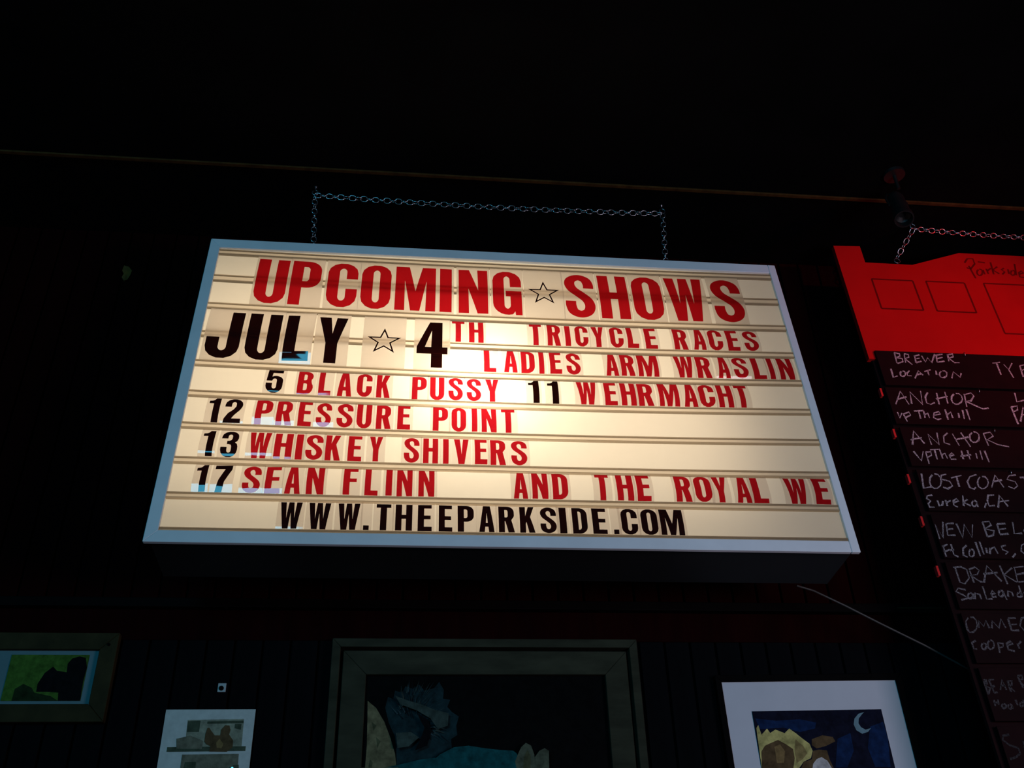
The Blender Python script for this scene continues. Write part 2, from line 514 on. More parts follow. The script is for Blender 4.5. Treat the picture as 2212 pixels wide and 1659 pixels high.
s = .185
GL = {
    'A': (.48, [[(0, 0), (.16, 0), (.182, .19), (.298, .19), (.32, 0), (.48, 0), (.345, 1), (.135, 1)], [(.198, .325), (.282, .325), (.240, .72)]]),
    'B': (.52, [[(0, 0), (.30, 0)] + arc(.30, .26, .22, .26, -90, 38) + [(.45, .525)] + arc(.28, .76, .22, .24, -38, 90) + [(0, 1)],
                [(s, .14), (.26, .14)] + arc(.26, .21, .07, .07, -90, 0) + arc(.26, .36, .07, .07, 0, 90) + [(s, .43)],
                [(s, .57), (.25, .57)] + arc(.25, .64, .06, .07, -90, 0) + arc(.25, .79, .06, .07, 0, 90) + [(s, .86)]]),
    'C': (.52, [[(.52, .62), (.52, .76)] + arc(.26, .76, .26, .24, 0, 180) + arc(.26, .24, .26, .24, 180, 360) + [(.52, .39), (.335, .39)]
                + arc(.26, .21, .075, .08, 360, 180) + arc(.26, .79, .075, .08, 180, 0) + [(.335, .62)]]),
    'D': (.50, [[(0, 0), (.24, 0)] + arc(.24, .27, .26, .27, -90, 0) + arc(.24, .73, .26, .27, 0, 90) + [(0, 1)],
                [(s, .14), (.235, .14)] + arc(.235, .24, .075, .10, -90, 0) + arc(.235, .76, .075, .10, 0, 90) + [(s, .86)]]),
    'E': (.44, [[(0, 0), (.44, 0), (.44, .15), (s, .15), (s, .43), (.40, .43), (.40, .57), (s, .57), (s, .86), (.43, .86), (.43, 1), (0, 1)]]),
    'F': (.43, [[(0, 0), (s, 0), (s, .42), (.40, .42), (.40, .56), (s, .56), (s, .86), (.43, .86), (.43, 1), (0, 1)]]),
    'G': (.50, [[(.50, .62), (.50, .76)] + arc(.25, .76, .25, .24, 0, 180) + arc(.25, .24, .25, .24, 180, 290) + [(.385, .075), (.40, 0), (.50, 0), (.50, .52), (.235, .52), (.235, .40), (.315, .40)]
                + arc(.25, .20, .065, .08, 360, 180) + arc(.25, .80, .065, .08, 180, 0) + [(.315, .62)]]),
    'H': (.53, [[(0, 0), (s, 0), (s, .43), (.345, .43), (.345, 0), (.53, 0), (.53, 1), (.345, 1), (.345, .58), (s, .58), (s, 1), (0, 1)]]),
    'I': (.19, [[(0, 0), (.19, 0), (.19, 1), (0, 1)]]),
    'J': (.52, [[(0, .42), (0, .23)] + arc(.26, .23, .26, .24, 180, 360) + [(.52, 1), (.335, 1)] + arc(.26, .22, .075, .08, 360, 180) + [(s, .42)]]),
    'K': (.50, [[(0, 0), (s, 0), (s, .31), (.218, .40), (.315, 0), (.51, 0), (.345, .585), (.49, 1), (.305, 1), (s, .62), (s, 1), (0, 1)]]),
    'L': (.42, [[(0, 0), (.42, 0), (.42, .15), (s, .15), (s, 1), (0, 1)]]),
    'M': (.72, [[(0, 0), (.16, 0), (.16, .66), (.285, 0), (.435, 0), (.56, .66), (.56, 0), (.72, 0), (.72, 1), (.49, 1), (.36, .42), (.23, 1), (0, 1)]]),
    'N': (.51, [[(0, 0), (.165, 0), (.165, .54), (.335, 0), (.51, 0), (.51, 1), (.345, 1), (.345, .50), (.175, 1), (0, 1)]]),
    'O': (.51, [arc(.255, .76, .255, .24, 0, 180) + arc(.255, .24, .255, .24, 180, 360), arc(.255, .79, .07, .08, 0, 180) + arc(.255, .21, .07, .08, 180, 360)]),
    'P': (.51, [[(0, 0), (s, 0), (s, .37), (.28, .37)] + arc(.28, .60, .23, .23, -90, 0) + arc(.28, .77, .23, .23, 0, 90) + [(0, 1)],
                [(s, .51), (.26, .51)] + arc(.26, .58, .06, .07, -90, 0) + arc(.26, .79, .06, .07, 0, 90) + [(s, .86)]]),
    'R': (.52, [[(0, 0), (s, 0), (s, .41), (.222, .41), (.325, 0), (.525, 0), (.412, .45)] + arc(.28, .65, .23, .2, -40, 0) + arc(.28, .77, .23, .23, 0, 90) + [(0, 1)],
                [(s, .55), (.255, .55)] + arc(.255, .62, .06, .07, -90, 0) + arc(.255, .79, .06, .07, 0, 90) + [(s, .86)]]),
    'S': (.52, [nib(catmull([(.428, .655), (.428, .75), (.385, .87), (.262, .928), (.135, .87), (.098, .755), (.145, .625), (.265, .51), (.385, .385), (.427, .25), (.385, .125), (.262, .072), (.135, .125), (.093, .25), (.093, .355)]), .092, .072)]),
    'T': (.46, [[(.1375, 0), (.3225, 0), (.3225, .86), (.46, .86), (.46, 1), (0, 1), (0, .86), (.1375, .86)]]),
    'U': (.51, [[(0, 1), (0, .23)] + arc(.255, .23, .255, .23, 180, 360) + [(.51, 1), (.325, 1)] + arc(.255, .21, .07, .08, 360, 180) + [(s, 1)]]),
    'V': (.48, [[(0, 1), (.18, 1), (.243, .34), (.305, 1), (.48, 1), (.335, 0), (.15, 0)]]),
    'W': (.69, [[(0, 1), (.165, 1), (.215, .38), (.272, 1), (.42, 1), (.476, .38), (.527, 1), (.69, 1), (.565, 0), (.402, 0), (.345, .58), (.288, 0), (.125, 0)]]),
    'Y': (.48, [[(0, 1), (.185, 1), (.243, .62), (.305, 1), (.48, 1), (.335, .41), (.335, 0), (.15, 0), (.15, .41)]]),
    '1': (.34, [[(.15, 0), (.34, 0), (.34, 1), (.20, 1), (.15, .915), (.09, .885), (0, .875), (0, .76), (.15, .76)]]),
    '2': (.53, [[(0, .64), (0, .74)] + arc(.265, .74, .265, .26, 180, 0) + [(.52, .65), (.46, .50), (.30, .28), (.235, .15), (.52, .15), (.52, 0), (0, 0), (.02, .14), (.13, .36), (.28, .52), (.345, .66)]
                + arc(.265, .78, .08, .08, 0, 180) + [(s, .64)]]),
    '3': (.53, [[(0, .68)] + arc(.265, .76, .265, .24, 180, 0) + [(.53, .68), (.50, .58), (.43, .52), (.50, .46), (.53, .36)] + arc(.265, .24, .265, .24, 0, -180)
                + [(0, .34), (s, .34)] + arc(.265, .22, .08, .08, 180, 360) + [(.345, .36), (.32, .43), (.24, .45), (.19, .45), (.19, .58), (.25, .58), (.32, .61), (.345, .68)]
                + arc(.265, .78, .08, .08, 0, 180) + [(s, .68)]]),
    '4': (.51, [[(.25, 0), (.42, 0), (.42, .28), (.51, .28), (.51, .42), (.42, .42), (.42, 1), (.22, 1), (0, .42), (0, .28), (.25, .28)], [(.25, .42), (.25, .80), (.12, .42)]]),
    '5': (.53, [[(.03, 1), (.50, 1), (.50, .86), (.17, .86), (.165, .66), (.20, .69)] + arc(.28, .48, .25, .23, 90, 0) + arc(.265, .24, .265, .24, 0, -180)
                + [(0, .37), (s, .37)] + arc(.265, .22, .08, .08, 180, 360) + arc(.265, .50, .08, .08, 0, 180) + [(.175, .47), (.01, .47)]]),
    '7': (.52, [[(.08, 0), (.28, 0), (.33, .35), (.52, .83), (.52, 1), (0, 1), (0, .85), (.32, .85), (.16, .42)]]),
    '.': (.17, [[(0, 0), (.17, 0), (.17, .165), (0, .165)]]),
}


def clean(poly):
    out = []
    for p in poly:
        if not out or math.hypot(p[0] - out[-1][0], p[1] - out[-1][1]) > 1e-4:
            out.append(p)
    if math.hypot(out[0][0] - out[-1][0], out[0][1] - out[-1][1]) < 1e-4:
        out.pop()
    return out


def embolden(polys, dx, dy):
    """push the outer contour out and the counters in"""
    res = []
    for k, q in enumerate(polys):
        n = len(q)
        ar = sum(q[i][0] * q[(i + 1) % n][1] - q[(i + 1) % n][0] * q[i][1] for i in range(n))
        sg = (1 if ar > 0 else -1) * (1 if k == 0 else -1)
        o_ = []
        for i in range(n):
            nx = ny = 0
            for a, b in ((q[i - 1], q[i]), (q[i], q[(i + 1) % n])):
                l = math.hypot(b[0] - a[0], b[1] - a[1]) or 1
                nx += (b[1] - a[1]) / l
                ny -= (b[0] - a[0]) / l
            m = max(abs(nx), abs(ny), .3)
            o_.append((q[i][0] + sg * dx * nx / m, q[i][1] + sg * dy * ny / m))
        res.append(o_)
    return res


def glyph_bm(ch, w, h):
    """printed letter as one flat film, w by h metres, cut in bands so that it can follow the bent plate"""
    bm = bmesh.new()
    if ch == '*':
        outer, inner = star(.5), star(.375)
        polys = [[(x * w + w / 2, y * w + h / 2) for x, y in q] for q in (outer, inner)]
    else:
        gw, polys = GL[ch]
        polys = [clean(q) for q in polys]
        if ch not in '.S':
            polys = embolden(polys, .010, .003)
        x0 = min(x for x, y in polys[0])
        x1 = max(x for x, y in polys[0])
        y0 = min(y for x, y in polys[0])
        y1 = max(y for x, y in polys[0])
        polys = [[((x - x0) / (x1 - x0) * w, (y - y0) / (1 if ch == '.' else y1 - y0) * h) for x, y in q] for q in polys]
    vl = [[Vector((x, y, 0)) for x, y in q] for q in polys]
    flat = [bm.verts.new(v) for q in vl for v in q]
    for t in tessellate_polygon(vl):
        try:
            bm.faces.new([flat[i] for i in t])
        except ValueError:
            pass
    for i in range(1, 10):
        bmesh.ops.bisect_plane(bm, geom=list(bm.verts) + list(bm.edges) + list(bm.faces), plane_co=(0, h * i / 10, 0), plane_no=(0, 1, 0), dist=1e-6)
    bm.normal_update()
    for f in bm.faces:
        if f.normal.z < 0:
            f.normal_flip()
    return bm


ROWS = {
    0.5: "U156,249 P261,349 C372,461 O475,564 M581,700 I715,753 N775,864 G881,970 *991,1092 S1109,1202 H1220,1310 O1326,1422 W1440,1562 S1588,1686",
    2.5: "J46,144 U158,253 L268,341 Y360,443 *502,605 4649,740",
    2.0: "T753,791 H804,848 T987,1024 R1041,1081 I1095,1112 C1126,1165 Y1178,1216 C1233,1274 L1286,1321 E1342,1380 R1432,1476 A1492,1532 C1541,1587 E1600,1640 S1654,1701",
    3.0: "L846,883 A905,945 D956,996 I1009,1024 E1041,1076 S1090,1133 A1209,1247 R1254,1296 M1305,1369 W1420,1478 R1486,1532 A1550,1587 S1598,1645 L1660,1702 I1712,1728 N1743,1790",
    4.0: "5234,282 B321,365 L380,414 A432,472 C486,528 K541,578 P640,681 U691,731 S743,784 S795,836 Y849,887 1972,1004 11027,1061 W1113,1172 E1194,1231 H1242,1287 R1293,1339 M1354,1415 A1428,1470 C1475,1523 H1532,1578 T1587,1626",
    5.0: "192,123 2135,184 P218,265 R275,318 E334,370 S382,423 S437,482 U492,532 R545,585 E603,638 P700,742 O752,792 I808,823 N835,877 T891,929",
    6.0: "195,126 3144,188 W216,272 H281,330 I337,357 S363,410 K416,456 E475,512 Y532,566 S624,665 H676,715 I729,744 V758,799 E815,848 R857,899 S913,958",
    7.0: "196,124 7141,185 S213,261 E271,311 A322,362 N376,422 F470,508 L526,560 I580,597 N609,649 N665,707 A916,954 N965,1008 D1020,1062 T1137,1174 H1194,1240 E1248,1287 R1355,1400 O1407,1456 Y1462,1502 A1524,1566 L1569,1615 W1665,1729 E1744,1790",
    8.0: "W318,373 W389,445 W462,519 .528,543 T559,598 H608,652 E665,702 E719,754 P767,810 A822,863 R873,915 K928,968 S981,1025 I1031,1052 D1066,1106 E1118,1158 .1174,1188 C1195,1240 O1248,1295 M1298,1365",
}

ORD = ['first', 'second', 'third', 'fourth', 'fifth', 'sixth', 'seventh', 'eighth', 'ninth', 'tenth', 'eleventh', 'twelfth', 'thirteenth', 'fourteenth',
       'fifteenth', 'sixteenth', 'seventeenth', 'eighteenth', 'nineteenth', 'twentieth', 'twenty-first', 'twenty-second', 'twenty-third', 'twenty-fourth']
ROWDESC = {.5: 'the heading at the top of the lightbox', 2.5: 'the big date row below the heading', 2.0: 'the small upper line beside the big number four',
           3.0: 'the small lower line beside the big number four', 4.0: 'the lightbox row starting with five', 5.0: 'the lightbox row starting with twelve',
           6.0: 'the lightbox row starting with thirteen', 7.0: 'the lightbox row starting with seventeen', 8.0: 'the web address row at the bottom'}
GROUPS = {.5: 'heading tiles on the lightbox', 2.5: 'big date tiles on the lightbox', 2.0: 'tiles on the upper small line of the date row', 3.0: 'tiles on the lower small line of the date row',
          4.0: 'tiles in the row starting with five', 5.0: 'tiles in the row starting with twelve', 6.0: 'tiles in the row starting with thirteen', 7.0: 'tiles in the row starting with seventeen', 8.0: 'tiles of the web address row'}


WORD = {'1': 'one', '2': 'two', '3': 'three', '4': 'four', '5': 'five', '7': 'seven'}


# tiles whose plastic has curled at the foot: (row, tile) -> slope and height of the curl
CURL = {(2.5, 2): (.428, .040), (7.0, 0): (.345, .024), (7.0, 1): (.345, .023), (7.0, 2): (.36, .014), (7.0, 3): (.37, .020), (5.0, 2): (.40, .024),
        (5.0, 3): (.40, .019), (5.0, 5): (.42, .014), (5.0, 8): (.43, .012), (7.0, 9): (.44, .026), (4.0, 6): (.45, .012)}


def tile(ch, u0, u1, row, idx):
    big = row in (.5, 2.5)
    um = (u0 + u1) / 2
    if big:
        kt, kb = (0, 2) if row == .5 else (2, 4)
    else:
        kt, kb = int(row), int(row) + 1
    top = TR_B[kt] - sag(kt, um)
    bot = TR_T[kb] - sag(kb, um)
    H = top - bot
    if row == .5:
        gh, gb = .1845, .0085
    elif row == 2.5:
        gh, gb = .175, .0095
    elif row == 8.0:
        gh, gb = .0765, .0015
    else:
        gh, gb = .0805, .0015
    if ch == '*':
        w, gh = .104, .104
        gb = (H - gh) / 2 - .002
    else:
        w = .35 * GL[ch][0] * gh + .65 * (u1 - u0)
    red = not (row in (2.5, 8.0) or ch.isdigit() or ch == '*')
    col = 'red' if red else 'black'
    what = 'star' if ch == '*' else ('full stop' if ch == '.' else ('number ' + WORD[ch] if ch.isdigit() else 'letter ' + ch))
    if ch == '*':
        label = 'black outlined star tile in ' + ROWDESC[row]
    else:
        label = '%s %s, %s tile of %s' % (col, what, ORD[idx], ROWDESC[row])
    cat = 'star tile' if ch == '*' else ('punctuation tile' if ch == '.' else ('number tile' if ch.isdigit() else 'letter tile'))
    nm = 'star_tile' if ch == '*' else ('full_stop_tile' if ch == '.' else ('number_tile' if ch.isdigit() else 'letter_tile'))
    # slope of the track at this tile
    du = .02
    slope = -(sag(kb, um + du) - sag(kb, um - du)) / (2 * du)
    root = thing(nm, label, cat, on_sign(um, bot, .0012), SROT, GROUPS[row])
    root.rotation_euler = (Matrix.Rotation(PI / 2 - SL, 3, 'X') @ Matrix.Rotation(math.atan(slope), 3, 'Z')).to_euler()
    A = random.uniform(.0055, .0068) if big else random.choice((.006, .0075, .009, .011))
    if ch == '.' or row == 8.0:
        A *= .35
    tw = random.uniform(-.0012, .0012)
    if (row, idx) in CURL:
        tw = .0042 if big else .0026
    skew = random.uniform(.34, .5) if not big else .5

    def bend(y):
        cu = CURL.get((row, idx))
        if cu:                                # these only curl out along their bottom edge
            sl_, y0 = cu
            yy = min(H, max(0, y))
            return sl_ * yy if yy < y0 else sl_ * y0 * (1 - ((yy - y0) / (H - y0)) ** 2)
        t = min(1, max(0, y / H))
        t = t ** (math.log(.5) / math.log(skew))
        return A * (1 - (2 * t - 1) ** 2)
    pw = w + (.014 if not big else .016)
    if ch == '*':
        pw = .125
    if row == .5 and ch != '*':
        pw = w + .013
    nv = 12
    bm = bmesh.new()
    g_ = []
    for j in range(nv + 1):
        y = H * j / nv + (.0006 if j == 0 else (-.0006 if j == nv else 0))
        g_.append([bm.verts.new((x, y, bend(y) + tw * (x / pw) + dz)) for x in (-pw / 2, pw / 2) for dz in (0, -.0008)])
    for a, b in zip(g_, g_[1:]):      # a = [left front, left back, right front, right back]
        bm.faces.new((a[0], a[2], b[2], b[0]))
        bm.faces.new((a[3], a[1], b[1], b[3]))
        bm.faces.new((a[1], a[0], b[0], b[1]))
        bm.faces.new((a[2], a[3], b[3], b[2]))
    bm.faces.new((g_[0][0], g_[0][1], g_[0][3], g_[0][2]))
    bm.faces.new((g_[-1][2], g_[-1][3], g_[-1][1], g_[-1][0]))
    from_bm('plate', bm, M['plate_big'] if big else M['plate'], root, smooth=False)
    bm = glyph_bm(ch, w, gh)
    for v in bm.verts:
        v.co.y += gb
        v.co.x -= w / 2
        v.co.z = bend(v.co.y) + tw * (v.co.x / pw) + .0006
    from_bm('printed_star' if ch == '*' else 'printed_character', bm, (M['red_big'] if big else M['red']) if red else M['black'], root, smooth=True)
    return root


for row, txt in ROWS.items():
    for i, item in enumerate(txt.split()):
        ch = item[0]
        a, b = item[1:].split(',')
        tile(ch, int(a) / 1000, int(b) / 1000, row, i)


# ------------------------------------------------------------------ chains and hooks
def link_mesh(pitch, wire, half):
    bm = bmesh.new()
    L = pitch / 2 + wire           # half length to the wire's centre line
    r = half
    pts = []
    n = 7
    for i in range(n + 1):
        a = -PI / 2 + PI * i / n
        pts.append(Vector((L - r + r * math.cos(a), r * math.sin(a), 0)))
    for i in range(n + 1):
        a = PI / 2 + PI * i / n
        pts.append(Vector((-(L - r) + r * math.cos(a), r * math.sin(a), 0)))
    rings = []
    m = len(pts)
    for i, p in enumerate(pts):
        t = (pts[(i + 1) % m] - pts[i - 1]).normalized()
        u = Vector((0, 0, 1))
        v = t.cross(u)
        rings.append([bm.verts.new(p + (u * math.cos(2 * PI * k / 6) + v * math.sin(2 * PI * k / 6)) * wire) for k in range(6)])
    for i in range(m):
        a, b = rings[i], rings[(i + 1) % m]
        for k in range(6):
            bm.faces.new((a[k], a[(k + 1) % 6], b[(k + 1) % 6], b[k]))
    me = bpy.data.meshes.new('chain_link')
    bmesh.ops.recalc_face_normals(bm, faces=bm.faces)
    bm.to_mesh(me)
    bm.free()
    for p in me.polygons:
        p.use_smooth = True
    me.materials.append(M['steel'])
    return me


LINK = link_mesh(.0195, .0019, .0088)


def chain(label, paths, group=None):
    root = thing('chain', label, 'chain', paths[0][0], (0, 0, 0), group)
    k = 0
    for path in paths:
        pts = [Vector(p) for p in path]
        seg = []
        for a, b in zip(pts, pts[1:]):
            seg.append((b - a).length)
        tot = sum(seg)
        n = max(1, round(tot / .0195))
        for i in range(n):
            d = (i + .5) * tot / n
            j = 0
            while j < len(seg) - 1 and d > seg[j]:
                d -= seg[j]
                j += 1
            t = (pts[j + 1] - pts[j]).normalized()
            p = pts[j] + t * d
            ref = Vector((0, -1, 0)) if abs(t.y) < .9 else Vector((0, 0, 1))
            side = (ref - t * ref.dot(t)).normalized()
            up_ = t.cross(side)
            roll = (k % 2) * PI / 2 + .42 + random.uniform(-.22, .22)
            Y = side * math.cos(roll) + up_ * math.sin(roll)
            Z = t.cross(Y)
            o = bpy.data.objects.new('link', LINK)
            COL.objects.link(o)
            o.parent = root
            mt = Matrix((t, Y, Z)).transposed().to_4x4()
            mt.translation = p - Vector(paths[0][0])
            o.matrix_local = mt
            k += 1
    return root


def hook(x, y, label, group):
    """screw-in cup hook in the ceiling"""
    root = thing('ceiling_hook', label, 'hook', (x, y, CZ), (0, 0, 0), group)
    bm = bmesh.new()
    lathe(bm, [(.0075, -.0015), (.0075, 0)], 16)
    lathe(bm, [(.0024, -.014), (.0024, 0)], 10)
    from_bm('shank', bm, M['steel'], root)
    bm = bmesh.new()
    tube(bm, [(0 + .010 * math.sin(a), 0, -.024 + .010 * math.cos(a)) for a in [i * PI / 9 for i in range(0, 17)]], .0023, 8)
    from_bm('hook_ring', bm, M['steel'], root, smooth=True)
    return root


CY = 2.43
FA, FB_ = on_sign(.3098, SH + .012, -.062), on_sign(1.4779, SH + .012, -.062)
HA, HB = (-.343, CY), (.857, CY)
hook(HA[0], HA[1], 'small steel ceiling hook at the left end of the lightbox chain', 'steel ceiling hooks')
hook(HB[0], HB[1], 'small steel ceiling hook at the right end of the lightbox chain', 'steel ceiling hooks')
hz = CZ - .036
span = [(HA[0] + (HB[0] - HA[0]) * i / 12, CY, hz - .012 * (1 - (2 * i / 12 - 1) ** 2)) for i in range(13)]
chain('steel link chain holding up the white framed lightbox', [[FA, (HA[0], CY, hz)], span, [(HB[0], CY, hz), FB_]], 'steel chains under the ceiling')
for u in (.3098, 1.4779):
    bm = bmesh.new()
    lathe(bm, [(.008, 0), (.008, .003), (.003, .003), (.003, .008)], 12, Matrix.Translation((u, SH - .0118, -.062)) @ Matrix.Rotation(-PI / 2, 4, 'X'))
    tube(bm, [(u, SH + .004 + .008 * math.sin(a), -.062 + .008 * math.cos(a)) for a in [i * 2 * PI / 12 for i in range(13)]], .002, 6, cap=False)
    from_bm('eye_bolt', bm, M['steel'], sign)
# mains cord from the back of the box towards the menu board
bm = bmesh.new()
tube(bm, [(1.10, 2.47, EYE + .915), (1.16, 2.50, EYE + .912), (1.25, 2.51, EYE + .872), (1.35, 2.52, EYE + .823), (1.47, 2.53, EYE + .765), (1.60, 2.55, EYE + .70), (1.75, 2.66, EYE + .62)], .0028, 8)
tag(from_bm('power_cord', bm, M['cord'], smooth=True), 'thin grey cord sloping down behind the lower right corner of the lightbox', 'cord')

# ------------------------------------------------------------------ the menu board
BO = Vector((1.40, 2.42, EYE + .8))
BL = .06
BROT = (PI / 2 - BL, 0, 0)
BU, BV = Vector((1, 0, 0)), Vector((0, math.sin(BL), math.cos(BL)))
BN = BU.cross(BV)


def on_board(u, v, w=0):
    return BO + BU * u + BV * v + BN * w


CHALK = [
    "194,928 191,884;194,928 211,924 210,914 194,907;194,907 215,904 214,891 192,883;227,922 222,887;227,925 242,922 240,911 224,904 244,880;262,918 259,889;259,916 281,923;259,904 277,909;259,889 280,896;287,919 293,893 306,912 314,891 336,928;340,924 334,894;340,924 364,929;339,909 360,916;334,894 362,900;382,928 377,900;378,926 401,933 399,920 381,913 396,895 414,896;163,860 162,825 178,832;201,852 206,852 209,847 208,841 205,835 199,831 194,830 190,833 190,839 192,846 197,851;226,855 214,844 213,834 227,834;236,824 257,856 268,838;247,839 264,844;277,853 301,862;289,855 289,839;319,859 316,842;342,859 350,859 354,853 353,845 348,837 340,832 332,831 327,835 326,842 330,851 337,857;365,830 379,857 396,835 405,852;531,899 560,904;546,902 545,852;570,896 580,874 602,902;580,874 586,841;626,892 622,846;626,892 644,897 641,881 624,871;665,896 657,846 678,849;665,896 685,900;662,873 681,876",
    "140,718 170,770 185,719;149,737 185,749;195,722 202,769 231,721 240,774;263,769 249,751 247,727 259,722 275,730;293,768 288,723;323,774 319,728;284,744 327,756;359,769 370,768 376,759 375,747 367,735 355,727 344,726 337,732 336,743 341,756 352,766;388,768 380,717;384,764 413,773 419,761 402,741 381,740 413,722 433,711 454,715;137,688 139,666 151,685;155,681 160,653;155,681 176,690 178,678 158,668;194,694 227,697;210,695 208,666;227,696 224,669;225,680 238,688 239,669;254,679 281,686 278,695 260,689 253,671 265,664 278,668;302,704 300,665;302,683 318,695 318,672;343,692 340,673;361,704 356,669;375,707 374,666;567,779 561,743 594,752;534,722 534,656;534,722 557,727 552,711 534,703;546,666 576,724 578,673;561,692 580,696",
    "152,567 170,618 193,572;151,585 190,594;215,569 214,608 240,570 246,614;282,614 265,602 259,578 277,571;297,612 306,568;327,617 342,565;300,590 347,601;371,621 380,620 385,612 383,601 377,590 367,583 357,582 351,588 350,598 355,610 365,618;402,616 404,571;402,616 427,622 432,607 407,593 437,576 472,569;148,543 164,509 180,544;187,541 186,499;187,541 204,543 203,530 188,523;204,550 237,553;219,551 217,516;236,551 236,519;236,531 249,539 252,519;262,528 277,534 273,541 261,532 263,518 280,518;307,550 303,519;327,552 325,519;297,529 334,536;352,542 350,522;369,552 366,519;384,552 385,510",
    "150,464 142,413 169,419;192,464 202,462 207,452 206,438 198,423 186,414 175,413 168,421 167,434 173,449 184,460;230,464 212,459 208,446 233,439 237,423 219,413 205,418;241,451 278,461;260,455 258,421;328,465 304,457 290,439 291,419 303,414 311,420;344,459 353,458 358,450 357,437 349,425 338,417 328,416 321,423 321,434 327,447 337,457;362,421 388,464 402,422;372,441 405,448;457,467 434,464 422,451 446,443 449,429 434,418 418,426;467,458 502,461;483,459 474,423;162,390 145,387 137,378 151,370 137,361 138,349 157,349;173,372 173,354 184,357 190,371;199,374 199,354;199,365 215,373;223,366 240,372 236,380 223,372 220,357 231,351;259,391 251,355;270,378 254,368 273,356;290,374 294,374 296,370 296,364 292,359 287,355 282,355 279,358 279,363 282,369 287,373;296,370 295,353;326,367 315,350;361,395 341,393 332,374 332,357 351,359;359,352 377,394 392,357;368,372 403,377",
    "135,245 141,292 152,249 168,301;176,295 169,257;176,295 200,297;172,276 193,279;169,257 193,258;208,296 213,250 232,294 242,251 258,294;292,303 291,255;292,303 314,305 316,293 292,281 319,274 311,260 291,255;336,297 333,263;336,297 363,299;334,279 359,283;333,263 361,266;388,305 379,266 404,268;446,298 426,292 413,275 418,264 435,270 438,281 429,281;133,221 159,228;144,225 143,188;140,204 161,212;170,229 168,196 180,186;160,209 174,212;217,226 202,215 197,194 208,188;227,214 231,213 233,209 232,202 229,195 223,191 218,191 215,194 216,200 219,207 224,213;248,237 248,192;261,239 261,198;274,219 272,202;280,200 287,219;285,214 301,222 305,201;339,228 324,225 324,214 339,207 327,199;360,202 346,190;406,238 388,229 380,210 391,198 401,202",
    "159,156 159,111 172,106 191,124 192,150 178,158 153,156;200,147 201,110;199,150 220,158 229,148 219,135 198,132 220,114;220,114 232,112 257,163 286,115;238,137 283,142;297,164 301,107;332,157 301,136 331,113;340,158 334,113;337,158 370,162;337,136 367,142;336,113 360,116;169,88 148,93 132,83 156,73 168,63 146,58;178,80 182,79 184,76 184,71 181,66 176,63 172,62 170,65 169,70 172,75 176,78;186,78 183,61;188,61 193,79 206,74 206,61;223,99 222,61 240,62;239,74 253,79 248,87 240,77 242,67 254,69;273,87 277,87 279,83 278,78 275,73 270,69 266,69 263,72 263,77 265,82 270,86;279,84 282,59;289,69 294,86 305,82 305,70;326,82 330,82 332,79 332,75 329,70 325,68 321,68 318,70 318,74 320,78 324,81;333,103 331,70;343,83 342,68",
    "156,8 165,7 170,-2 168,-15 161,-27 150,-35 140,-36 134,-29 133,-17 139,-4 149,6;170,-22 177,-2 186,-19 198,-1 201,-24;208,-24 216,-2 229,-23 244,3 249,-23;265,4 264,-30;266,6 289,6;263,-13 286,-12;264,-30 286,-29;323,9 306,6 293,-16 301,-30 315,-24 317,-13 309,-13;149,-59 133,-65 130,-82 145,-82;169,-66 173,-67 175,-70 174,-75 171,-80 167,-83 163,-83 160,-80 160,-76 162,-71 166,-67;192,-58 197,-59 199,-64 198,-71 194,-78 188,-82 182,-83 179,-79 179,-72 182,-65 188,-59;211,-65 207,-93;211,-65 226,-67 222,-76 209,-79;236,-73 254,-67 249,-60 236,-67 235,-84 252,-88;267,-67 268,-81;268,-70 280,-60",
    "129,-169 128,-205;130,-166 141,-166 141,-177 129,-182 145,-188 138,-201 128,-205;150,-166 165,-165;151,-185 161,-182;153,-200 163,-199;150,-166 153,-200;173,-193 187,-166 190,-193;179,-182 191,-181;202,-169 201,-198;202,-169 214,-169 209,-181 201,-182 212,-198;235,-156 239,-188;235,-156 248,-154 246,-164 234,-169 247,-185;146,-219 144,-235;157,-218 155,-232;144,-227 156,-226;169,-229 172,-230 174,-232 174,-235 172,-238 168,-240 165,-241 163,-239 162,-236 164,-232 167,-230;186,-231 189,-231 190,-233 190,-237 188,-240 184,-242 181,-242 179,-240 179,-237 180,-234 183,-231;191,-232 191,-243;206,-219 207,-233;220,-226 222,-226 224,-228 224,-231 222,-234 219,-236 216,-236 214,-235 213,-232 215,-229 218,-227;227,-219 224,-235",
    "156,-308 139,-310 129,-321 149,-334 169,-341 170,-354 155,-363 137,-368;189,-324 186,-354",
]
HEADER_SCRIPT = "601,1350 608,1289;590,1364 607,1385 629,1386 628,1361 604,1335 590,1339;637,1335 643,1335 646,1329 644,1320 639,1311 632,1305 626,1304 622,1309 622,1317 626,1326 633,1333;650,1333 650,1311;665,1339 665,1314;666,1329 684,1343;693,1373 685,1313;712,1352 689,1335 708,1317;736,1346 723,1338 733,1328 719,1315;750,1342 746,1319;766,1338 771,1337 773,1332 772,1325 768,1318 762,1314 757,1313 754,1317 754,1323 758,1330 763,1336;786,1371 773,1314;785,1319 805,1328 801,1337 787,1327 784,1307 799,1305;644,1372 670,1369"

board = thing('menu_board', 'red topped beer menu board cut like a building front hanging on chain', 'menu board', BO, BROT)
MX = .79                          # middle of the board
half = [(.104, .905), (.104, 1.417), (.205, 1.421), (.205, 1.342), (.383, 1.341), (.583, 1.412)]
outline = half + [(2 * MX - x, y) for x, y in reversed(half)]
bm = bmesh.new()
prism(bm, outline, 0, -.018, ident)
bmesh.ops.recalc_face_normals(bm, faces=bm.faces)
from_bm('header', bm, M['board_red'], board)
box('backing', (.118, 2 * MX - .118, -.62, .905, -.020, -.008), M['board_black'], board)


